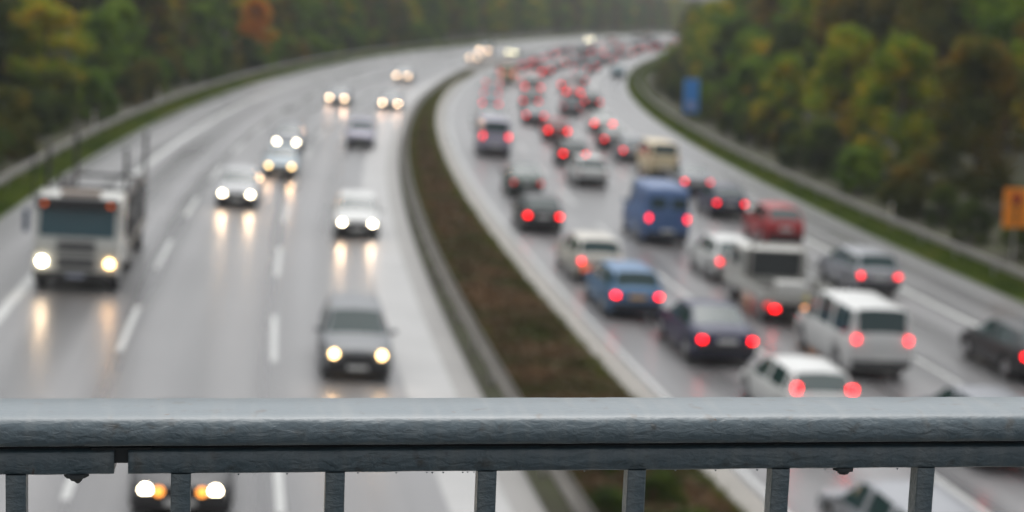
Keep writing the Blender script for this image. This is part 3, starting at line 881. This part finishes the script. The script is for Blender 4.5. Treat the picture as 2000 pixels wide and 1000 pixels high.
def wood(side, s, y0, y1, step, kinds, palette, sc0, sc1, where, group):
    c = cL if side < 0 else cR
    y = y0
    while y < y1:
        ss = s + rt.uniform(-1.1, 1.1) * (step / 7)
        if any(a * side > 0 and abs(ss) < abs(a) + 2.5 and y0_ < y < y1_ for a, y0_, y1_ in CLEAR) and abs(ss) > 26.9 * (side < 0) + 16.9 * (side > 0) - .6 and kinds != [Sh]:
            y += step * .5; continue
        kind = rt.choice(kinds); i = rt.randrange(3)
        leaf = rt.choice(palette)
        o = place_tree(kind, i, c(y) + ss, y, ground_z(ss, side, y) - .1, rt.uniform(sc0, sc1), leaf, rt.uniform(0, 6.28), rt.uniform(.9, 1.12))
        tag(o, '%s %s %s' % (CN[leaf], KN[kind], where), 'shrub' if kind == 'shrub' else 'tree', group + ', ' + CN[leaf] + ' ' + kind.replace('_', ' '))
        y += step * rt.uniform(.8, 1.2)
Bt, Tt, Sh = 'broadleaf_tree', 'tall_tree', 'shrub'
# left wood
wood(-1, -27.4, 52, 300, 4.4, [Sh], ['dark', 'green', 'olive', 'green', 'dark'], .45, .75, 'low behind the left guardrail', 'left wood front row')
wood(-1, -31.5, 60, 330, 5.6, [Bt], ['green', 'green', 'olive', 'yellow', 'dark'], .42, .60, 'in the second row of the left wood', 'left wood second row')
wood(-1, -39, 66, 400, 8, [Bt, Tt], ['dark', 'green', 'olive', 'dark', 'brown'], .75, 1.0, 'deep in the left wood', 'left wood third row')
wood(-1, -52, 90, 620, 10, [Tt, Bt], ['dark', 'olive', 'green', 'brown'], .95, 1.25, 'at the back of the left wood', 'left wood back row')
wood(-1, -68, 130, 700, 13, [Tt], ['yellow', 'olive', 'green', 'brown'], 1.0, 1.3, 'on the far slope of the left wood', 'left wood far slope')
wood(-1, -30, 305, 640, 8, [Bt], ['olive', 'yellow', 'green', 'olive'], .6, .9, 'along the far bend left of the road', 'far bend trees')
# right wood
wood(1, 16.4, 44, 300, 4.4, [Sh], ['dark', 'dark', 'green', 'olive'], .4, .7, 'low behind the right guardrail', 'right wood front row')
wood(1, 20.5, 48, 320, 5.4, [Bt], ['green', 'yellow', 'olive', 'green', 'yellow', 'dark'], .52, .70, 'in the second row of the right wood', 'right wood second row')
wood(1, 27.5, 60, 340, 8, [Bt, Bt, Tt], ['green', 'olive', 'yellow', 'brown', 'dark'], .75, .95, 'deep in the right wood', 'right wood third row')
wood(1, 39, 80, 380, 10, [Tt, Bt], ['dark', 'olive', 'dark', 'brown'], .9, 1.15, 'at the back of the right wood', 'right wood back row')
wood(1, 17.5, 300, 420, 8, [Bt], ['dark', 'olive'], .6, .8, 'by the far end of the right wood', 'right wood far end')
# trees one can pick out
def special(kind, i, side, s, y, sc_, leaf, label, sz=1.0):
    c = cL if side < 0 else cR
    o = place_tree(kind, i, c(y) + s, y, ground_z(s, side, y) - .1, sc_, leaf, y * .7, sz)
    tag(o, label, 'shrub' if kind == Sh else 'tree')
special(Bt, 0, -1, -29.4, 106, .66, 'yellow', 'rounded green and yellow tree at the left edge behind the guardrail', .82)
special(Bt, 1, -1, -29.0, 122, .50, 'green', 'green tree right of the rounded yellow topped one on the left')
special(Bt, 2, -1, -28.3, 184, .50, 'orange', 'orange autumn tree standing out of the left wood', 1.1)
special(Bt, 2, 1, 19.0, 109, .66, 'yellow', 'yellow and green tree standing highest in the middle of the right wood')
special(Bt, 0, 1, 19.0, 97, .66, 'yellow', 'broad yellow leaved tree in the right wood, right of the highest one')
special(Bt, 0, 1, 18.0, 121, .52, 'yellow', 'lime and yellow tree just left of the highest tree of the right wood')
special(Bt, 1, 1, 17.6, 132, .48, 'green', 'bright green tree above the middle of the right guardrail')
special(Bt, 2, 1, 19.0, 85, .66, 'olive', 'olive and rust tree above and left of the orange sign')
special(Bt, 1, 1, 21.5, 75, .80, 'green', 'tall green tree in the upper right corner behind the orange sign')
for k, (xx, yy) in enumerate(((1.9, 30.5), (2.9, 32.0), (3.2, 29.6), (2.2, 33.6))):
    o = place_tree(Sh, k % 3, xx, yy, zg(xx) - .05, .24, 'dark', k * 1.3, .8)
    tag(o, 'low green bush in the central planting seen below the handrail', 'shrub', 'bushes in the central planting')

def leaf_carpet(name, pts_fn, n, leaf, mat, seed, up=.5):
    rnd = random.Random(seed); bm = bmesh.new()
    for i in range(n):
        p, s = pts_fn(rnd)
        nrm = Vector((rnd.gauss(0, 1), rnd.gauss(0, 1), rnd.gauss(0, 1) + up)).normalized()
        q = nrm.to_track_quat('Z', 'Y'); s = s * leaf * rnd.uniform(.6, 1.4)
        vs = [bm.verts.new(Vector(p) + q @ Vector(v)) for v in ((-s * .5, 0, 0), (0, -s * .3, 0), (s * .5, 0, 0), (0, s * .3, 0))]
        bm.faces.new(vs)
    return build(name, bm, mat)
def blades(name, fn, n, mat, seed):
    rnd = random.Random(seed); bm = bmesh.new()
    for i in range(n):
        (x, y, z), k = fn(rnd)
        h = rnd.uniform(.10, .28) * k; a = rnd.uniform(0, math.pi); w_ = .03 * k
        dx, dy = math.cos(a) * w_, math.sin(a) * w_
        tx, ty = rnd.gauss(0, .07), rnd.gauss(0, .07)
        bm.faces.new((bm.verts.new((x - dx, y - dy, z - .02)), bm.verts.new((x + dx, y + dy, z - .02)), bm.verts.new((x + tx, y + ty, z + h))))
    return build(name, bm, mat)
GM = leafmat('verge_grass', (.05, .085, .010), (.105, .155, .018), (.16, .17, .03), .5)
def ydist(r, a, b): # denser near
    u = r.random(); return a + (b - a) * u ** 1.5
def vergeL(r):
    y = ydist(r, 35, 330); s = r.uniform(-24.9, -23.4); x = cL(y) + s; return (x, y, zg(x)), 1 + y / 150
def vergeR(r):
    y = ydist(r, 30, 300); s = r.uniform(11.55, 13.6); x = cR(y) + s; return (x, y, zg(x)), 1 + y / 150
tag(blades('verge_grass', vergeL, 42000, GM, 1), 'short green grass on the verge under the left guardrail', 'grass', None, 'stuff')
tag(blades('verge_grass', vergeR, 52000, GM, 2), 'short green grass on the verge under the right guardrail', 'grass', None, 'stuff')
def med(r):
    y = ydist(r, 22, 330)
    a = cL(y) - 7.3; b_ = cR(y) - 6.45
    u = r.random(); x = a + (b_ - a) * u
    hh = .65 * min(1, (b_ - a) / 3) * (4 * u * (1 - u)) ** .5 * (.6 + .4 * noise.noise(Vector((x * .5, y * .5, 0))))
    return (x, y, zg(x) + .04 + max(0, hh) * r.random() ** .5), 1 + y / 120
MEDM = leafmat('median_plants', (.052, .060, .014), (.098, .068, .036), (.15, .088, .045), .35)
tag(leaf_carpet('median_planting', med, 60000, .16, MEDM, 5), 'low brown and green shrubby planting filling the central reservation', 'planting', None, 'stuff')
def med_edge(r):
    y = ydist(r, 22, 200)
    if r.random() < .5: x = cL(y) - 7.3 + abs(r.gauss(0, .22))
    else: x = cR(y) - 6.4 - abs(r.gauss(0, .28))
    return (x, y, zg(x) + .02), 1 + y / 150
tag(blades('edge_grass', med_edge, 26000, leafmat('edge_grass', (.07, .08, .02), (.12, .13, .03), (.17, .15, .06), .6), 9), 'thin grass along both edges of the central planting', 'grass', None, 'stuff')
# far hillside wood: one unbroken mass
def hill(r):
    if r.random() < .7: s = r.uniform(-230, -76); side = -1; y = r.uniform(90, 745)
    else: s = r.uniform(46, 150); side = 1; y = r.uniform(60, 620)
    c = cL if side < 0 else cR
    base = 7 + 9 * abs(noise.noise(Vector((s * .09, y * .09, 3)))) + 3 * noise.noise(Vector((s * .3, y * .3, 9)))
    return (c(y) + s, y, ground_z(s, side, y) + base * r.random() ** .4), 1
tag(leaf_carpet('far_woodland', hill, 90000, 2.6, LM['olive'], 6, .8), 'hazy olive woodland covering the far slopes behind the nearer trees', 'woodland', None, 'stuff')

# ------------------------------------------------------------------ bridge and railing
def cam_ray(px, py):
    mw = cam.matrix_world.to_3x3()
    return mw @ Vector(((px - 1000) / 3400, -(py - 500) / 3400, -1.0))
# end points of the handrail's front top edge
DL, DR = 1.417, 1.553
P0 = Vector((0, 0, CAM_H)) + cam_ray(0, 821) * DL
P1 = Vector((0, 0, CAM_H)) + cam_ray(2000, 814) * DR
ax = (P1 - P0); LEN = ax.length; ax.normalize()
back = Vector((-ax.y, ax.x, 0)).normalized()      # away from the camera
if back.y < 0: back = -back
upv = ax.cross(back); 
if upv.z < 0: upv = -upv
RM = Matrix((ax, back, upv)).transposed().to_4x4(); RM.translation = P0
rail = empty('bridge_railing'); rail.matrix_world = RM

def paint_mat():
    m, t, b = new_mat('old_rail_paint')
    L = t.links.new
    tc = t.nodes.new("ShaderNodeTexCoord")
    mp = t.nodes.new("ShaderNodeMapping"); mp.inputs["Scale"].default_value = (20, 40, 46); mp.inputs["Rotation"].default_value = (0, R(-14), 0)
    L(tc.outputs["Object"], mp.inputs[0])
    n1 = t.nodes.new("ShaderNodeTexNoise"); n1.inputs["Scale"].default_value = 3.2; n1.inputs["Detail"].default_value = 7; n1.inputs["Roughness"].default_value = .55; n1.inputs["Distortion"].default_value = .6
    L(mp.outputs[0], n1.inputs["Vector"])
    n2 = t.nodes.new("ShaderNodeTexNoise"); n2.inputs["Scale"].default_value = 170; n2.inputs["Detail"].default_value = 4
    L(tc.outputs["Object"], n2.inputs["Vector"])
    rid = t.nodes.new("ShaderNodeTexNoise"); rid.inputs["Scale"].default_value = 2.0; rid.inputs["Detail"].default_value = 5; rid.noise_type = 'RIDGED_MULTIFRACTAL'
    L(mp.outputs[0], rid.inputs["Vector"])
    big = t.nodes.new("ShaderNodeTexNoise"); big.inputs["Scale"].default_value = 5; big.inputs["Detail"].default_value = 6
    L(tc.outputs["Object"], big.inputs["Vector"])
    mx = t.nodes.new("ShaderNodeMix"); mx.data_type = 'RGBA'
    mx.inputs["A"].default_value = (.050, .080, .096, 1); mx.inputs["B"].default_value = (.076, .110, .129, 1)
    L(big.outputs["Fac"], mx.inputs["Factor"])
    # dirt in the creases and small dark chips
    chip = t.nodes.new("ShaderNodeMapRange"); chip.inputs["From Min"].default_value = .60; chip.inputs["From Max"].default_value = .74
    n3 = t.nodes.new("ShaderNodeTexNoise"); n3.inputs["Scale"].default_value = 60; n3.inputs["Detail"].default_value = 5
    L(tc.outputs["Object"], n3.inputs["Vector"]); L(n3.outputs["Fac"], chip.inputs["Value"])
    mx2 = t.nodes.new("ShaderNodeMix"); mx2.data_type = 'RGBA'; mx2.inputs["B"].default_value = (.030, .032, .028, 1)
    L(mx.outputs["Result"], mx2.inputs["A"]); L(chip.outputs[0], mx2.inputs["Factor"])
    L(mx2.outputs["Result"], b.inputs["Base Color"])
    # thin pale scuffs, run-off streaks and a few rust specks
    ms_ = t.nodes.new("ShaderNodeMapping"); ms_.inputs["Scale"].default_value = (55, 6, 8); L(tc.outputs["Object"], ms_.inputs[0])
    n4 = t.nodes.new("ShaderNodeTexNoise"); n4.inputs["Scale"].default_value = 1.2; n4.inputs["Detail"].default_value = 6; L(ms_.outputs[0], n4.inputs["Vector"])
    sk = t.nodes.new("ShaderNodeMapRange"); sk.inputs["From Min"].default_value = .5; sk.inputs["From Max"].default_value = .75; sk.inputs["To Max"].default_value = .55; L(n4.outputs["Fac"], sk.inputs["Value"])
    mx3 = t.nodes.new("ShaderNodeMix"); mx3.data_type = 'RGBA'; mx3.inputs["B"].default_value = (.135, .15, .15, 1)
    L(mx2.outputs["Result"], mx3.inputs["A"]); L(sk.outputs[0], mx3.inputs["Factor"])
    n5 = t.nodes.new("ShaderNodeTexNoise"); n5.inputs["Scale"].default_value = 95; n5.inputs["Detail"].default_value = 3; L(tc.outputs["Object"], n5.inputs["Vector"])
    rs = t.nodes.new("ShaderNodeMapRange"); rs.inputs["From Min"].default_value = .715; rs.inputs["From Max"].default_value = .75; L(n5.outputs["Fac"], rs.inputs["Value"])
    mx4 = t.nodes.new("ShaderNodeMix"); mx4.data_type = 'RGBA'; mx4.inputs["B"].default_value = (.06, .035, .02, 1)
    L(mx3.outputs["Result"], mx4.inputs["A"]); L(rs.outputs[0], mx4.inputs["Factor"])
    L(mx4.outputs["Result"], b.inputs["Base Color"])
    b.inputs["Roughness"].default_value = .36
    b.inputs["IOR"].default_value = 1.5
    b.inputs["Coat Weight"].default_value = .7
    b.inputs["Coat Roughness"].default_value = .38
    a1 = t.nodes.new("ShaderNodeMath"); a1.operation = 'MULTIPLY_ADD'; a1.inputs[1].default_value = .35
    L(n2.outputs["Fac"], a1.inputs[0]); L(n1.outputs["Fac"], a1.inputs[2])
    # steep front faces are the most wrinkled
    ge = t.nodes.new("ShaderNodeNewGeometry"); sp_ = t.nodes.new("ShaderNodeSeparateXYZ"); L(ge.outputs["True Normal"], sp_.inputs[0])
    ab = t.nodes.new("ShaderNodeMath"); ab.operation = 'ABSOLUTE'; L(sp_.outputs[2], ab.inputs[0])
    st = t.nodes.new("ShaderNodeMapRange"); st.inputs["To Min"].default_value = 1.0; st.inputs["To Max"].default_value = .12; L(ab.outputs[0], st.inputs["Value"])
    bp = t.nodes.new("ShaderNodeBump"); bp.inputs["Distance"].default_value = .0036
    L(st.outputs[0], bp.inputs["Strength"])
    L(a1.outputs[0], bp.inputs["Height"])
    bp2 = t.nodes.new("ShaderNodeBump"); bp2.inputs["Distance"].default_value = .0019; L(st.outputs[0], bp2.inputs["Strength"])
    L(rid.outputs["Fac"], bp2.inputs["Height"]); L(bp.outputs[0], bp2.inputs["Normal"])
    L(bp2.outputs[0], b.inputs["Normal"])
    return m
M['rail'] = paint_mat()

def extrude_profile(name, prof, x0, x1, step, amp, parent, seed=0):
    """prof: list of (back, up); extruded along the rail with uneven paint edges"""
    bm = bmesh.new(); rows = []
    n = int((x1 - x0) / step)
    for i in range(n + 1):
        x = x0 + (x1 - x0) * i / n
        row = []
        for k, (pb, pu) in enumerate(prof):
            d1 = noise.noise(Vector((x * 38, k * 3.7, seed))) * amp + noise.noise(Vector((x * 130, k * 5.1, seed + 7))) * amp * .45
            d2 = noise.noise(Vector((x * 33, k * 2.9, seed + 20))) * amp + noise.noise(Vector((x * 150, k * 4.3, seed + 31))) * amp * .4
            row.append(bm.verts.new((x, pb + d1, pu + d2)))
        rows.append(row)
    K = len(prof)
    for A, B in zip(rows, rows[1:]):
        for k in range(K): bm.faces.new((A[k], A[(k + 1) % K], B[(k + 1) % K], B[k]))
    bm.faces.new(rows[0]); bm.faces.new(rows[-1][::-1])
    bmesh.ops.recalc_face_normals(bm, faces=bm.faces[:])
    return build(name, bm, M['rail'], parent, smooth=True)
HW = .082; HT = .0232
prof = [(.0095, .0), (.016, .0012), (.035, .0018), (HW - .01, .0012), (HW - .002, -.001), (HW, -.005), (HW, -HT + .004), (HW - .002, -HT), (.03, -HT), (.004, -HT), (.0012, -HT + .0012),
        (.0, -HT + .004), (-.0004, -.016), (-.0002, -.0125), (.0006, -.0092), (.0020, -.0062), (.0040, -.0034), (.0066, -.0012)]
extrude_profile('handrail', prof, -.9, LEN + .9, .004, .00035, rail, 1)
def barprof(b0, b1, u0, u1, r=.0012):
    return [(b0 + r, u1), (b1 - r, u1), (b1, u1 - r), (b1, u0 + r), (b1 - r, u0), (b0 + r, u0), (b0, u0 + r), (b0, (u0 + u1) / 2), (b0, u1 - r)]
SC = 1 / 3400.0
def xat(px, py=905):      # distance along the rail seen at a picture column
    d = cam_ray(px, py); o_ = Vector((0, 0, CAM_H))
    nrm = back
    t_ = (P0 - o_).dot(nrm) / d.dot(nrm)
    return (o_ + d * t_ - P0).dot(ax)
g0, g1 = xat(220), xat(248)
BT, BB = -HT - .0072, -HT - .0268
extrude_profile('upper_bar', barprof(.014, .050, BB, BT), -.9, g0, .004, .0004, rail, 5)
extrude_profile('upper_bar', barprof(.014, .050, BB, BT), g1, LEN + .9, .004, .0004, rail, 9)
box('joint_plate', ((g0 + g1) / 2, .030, (BB + BT) / 2 + .005), (.05, .022, .0135), simple('rail_dark', (.02, .024, .026), .7), rail, .001)
box('packing_strip', (LEN / 2, .040, -HT - .0036), (LEN + 1.8, .03, .0074), simple('rail_gap_shade', (.02, .022, .024), .8), rail)  # dark strip added to stand for the shade in the gap under the handrail
bx = [xat(p) for p in (26, 352, 657, 957, 1252, 1536, 1822)]
sp0 = (bx[-1] - bx[0]) / 6
allb = [bx[0] - sp0 * k for k in (1, 2, 3, 4, 5)] + bx + [bx[-1] + sp0 * k for k in (1, 2, 3, 4, 5)]
BL = .98
bp_ = None
for x in allb:
    if bp_ is None:
        bm = bmesh.new(); n = 60; rws = []
        cs = [(-.0082, .001), (-.0072, 0), (.0072, 0), (.0082, .001), (.0082, .0165), (.0072, .0175), (-.0072, .0175), (-.0082, .0165)]
        for i in range(n + 1):
            z = BB - BL * i / n
            rws.append([bm.verts.new((a + noise.noise(Vector((z * 90, k, 3))) * .0003, b + .013 + noise.noise(Vector((z * 90, k, 8))) * .0003, z)) for k, (a, b) in enumerate(cs)])
        for A, B in zip(rws, rws[1:]):
            for k in range(8): bm.faces.new((A[k], A[(k + 1) % 8], B[(k + 1) % 8], B[k]))
        bmesh.ops.recalc_face_normals(bm, faces=bm.faces[:])
        bp_ = build('baluster', bm, M['rail'], rail); bo = bp_
    else:
        bo = bp_.copy(); col.objects.link(bo); bo.parent = rail
    bo.location = (x, 0, 0)
extrude_profile('lower_bar', barprof(.0, .045, BB - BL - .018, BB - BL), -.9, LEN + .9, .02, .0003, rail, 12)
for px, rr in ((145, .0085), (1663, .008)):      # paint-clogged bolt heads under the bar
    bm = bmesh.new()
    add_cyl(bm, (xat(px), .02, BB - .0014), rr * 1.2, rr * 1.2, .003, 8)
    add_cyl(bm, (xat(px), .02, BB - .0045), rr * .55, rr * .9, .004, 6)
    if px < 500: add_cyl(bm, (xat(px) + .001, .02, BB - .0075), .0012, rr * .5, .003, 6)
    build('bolt_head', bm, simple('bolt_dark', (.03, .035, .038), .6), rail)
rb = random.Random(4)
bm = bmesh.new()                                   # hardened paint drips along the bar's underside
for px in (705, 780, 838, 845, 872, 910, 921, 926, 1403, 1490, 1620, 1760, 470, 560, 1150, 1330):
    h = rb.uniform(.0005, .0012)
    add_cyl(bm, (xat(px) + rb.uniform(-.002, .002), .0115, BB - h / 2 + .0003), .0003, .0011, h, 6)
build('paint_drip', bm, M['rail'], rail)
tag(rail, 'slate blue painted steel bridge railing with flat handrail and square balusters', 'railing')
# deck of the footbridge, under and behind the railing
deck = empty('bridge_deck', (0, 0, 0))
zb = P0.z + BB - BL - .03
box('deck_slab', (0, -3.2, zb - .35), (60, 10.0, .5), simple('deck_asphalt', (.045, .045, .045), .8), deck, .03)
box('parapet_kerb', (0, P0.y + .10 + .1, zb - .05), (60, .5, .08), M['concrete'], deck, .01)
tag(deck, 'concrete bridge deck below the frame carrying the railing', 'bridge')

# ------------------------------------------------------------------ rain haze
bm = bmesh.new()
add_box(bm, (60, 350, 38), (780, 850, 120))
hz = build('haze', bm, None)
m = bpy.data.materials.new('haze'); m.use_nodes = True; t = m.node_tree
t.nodes.remove(t.nodes["Principled BSDF"])
pv = t.nodes.new("ShaderNodeVolumePrincipled")
pv.inputs["Color"].default_value = (.86, .88, .9, 1)
pv.inputs["Density"].default_value = .00036
t.links.new(pv.outputs[0], t.nodes["Material Output"].inputs["Volume"])
hz.data.materials.append(m); hz['kind'] = 'stuff'
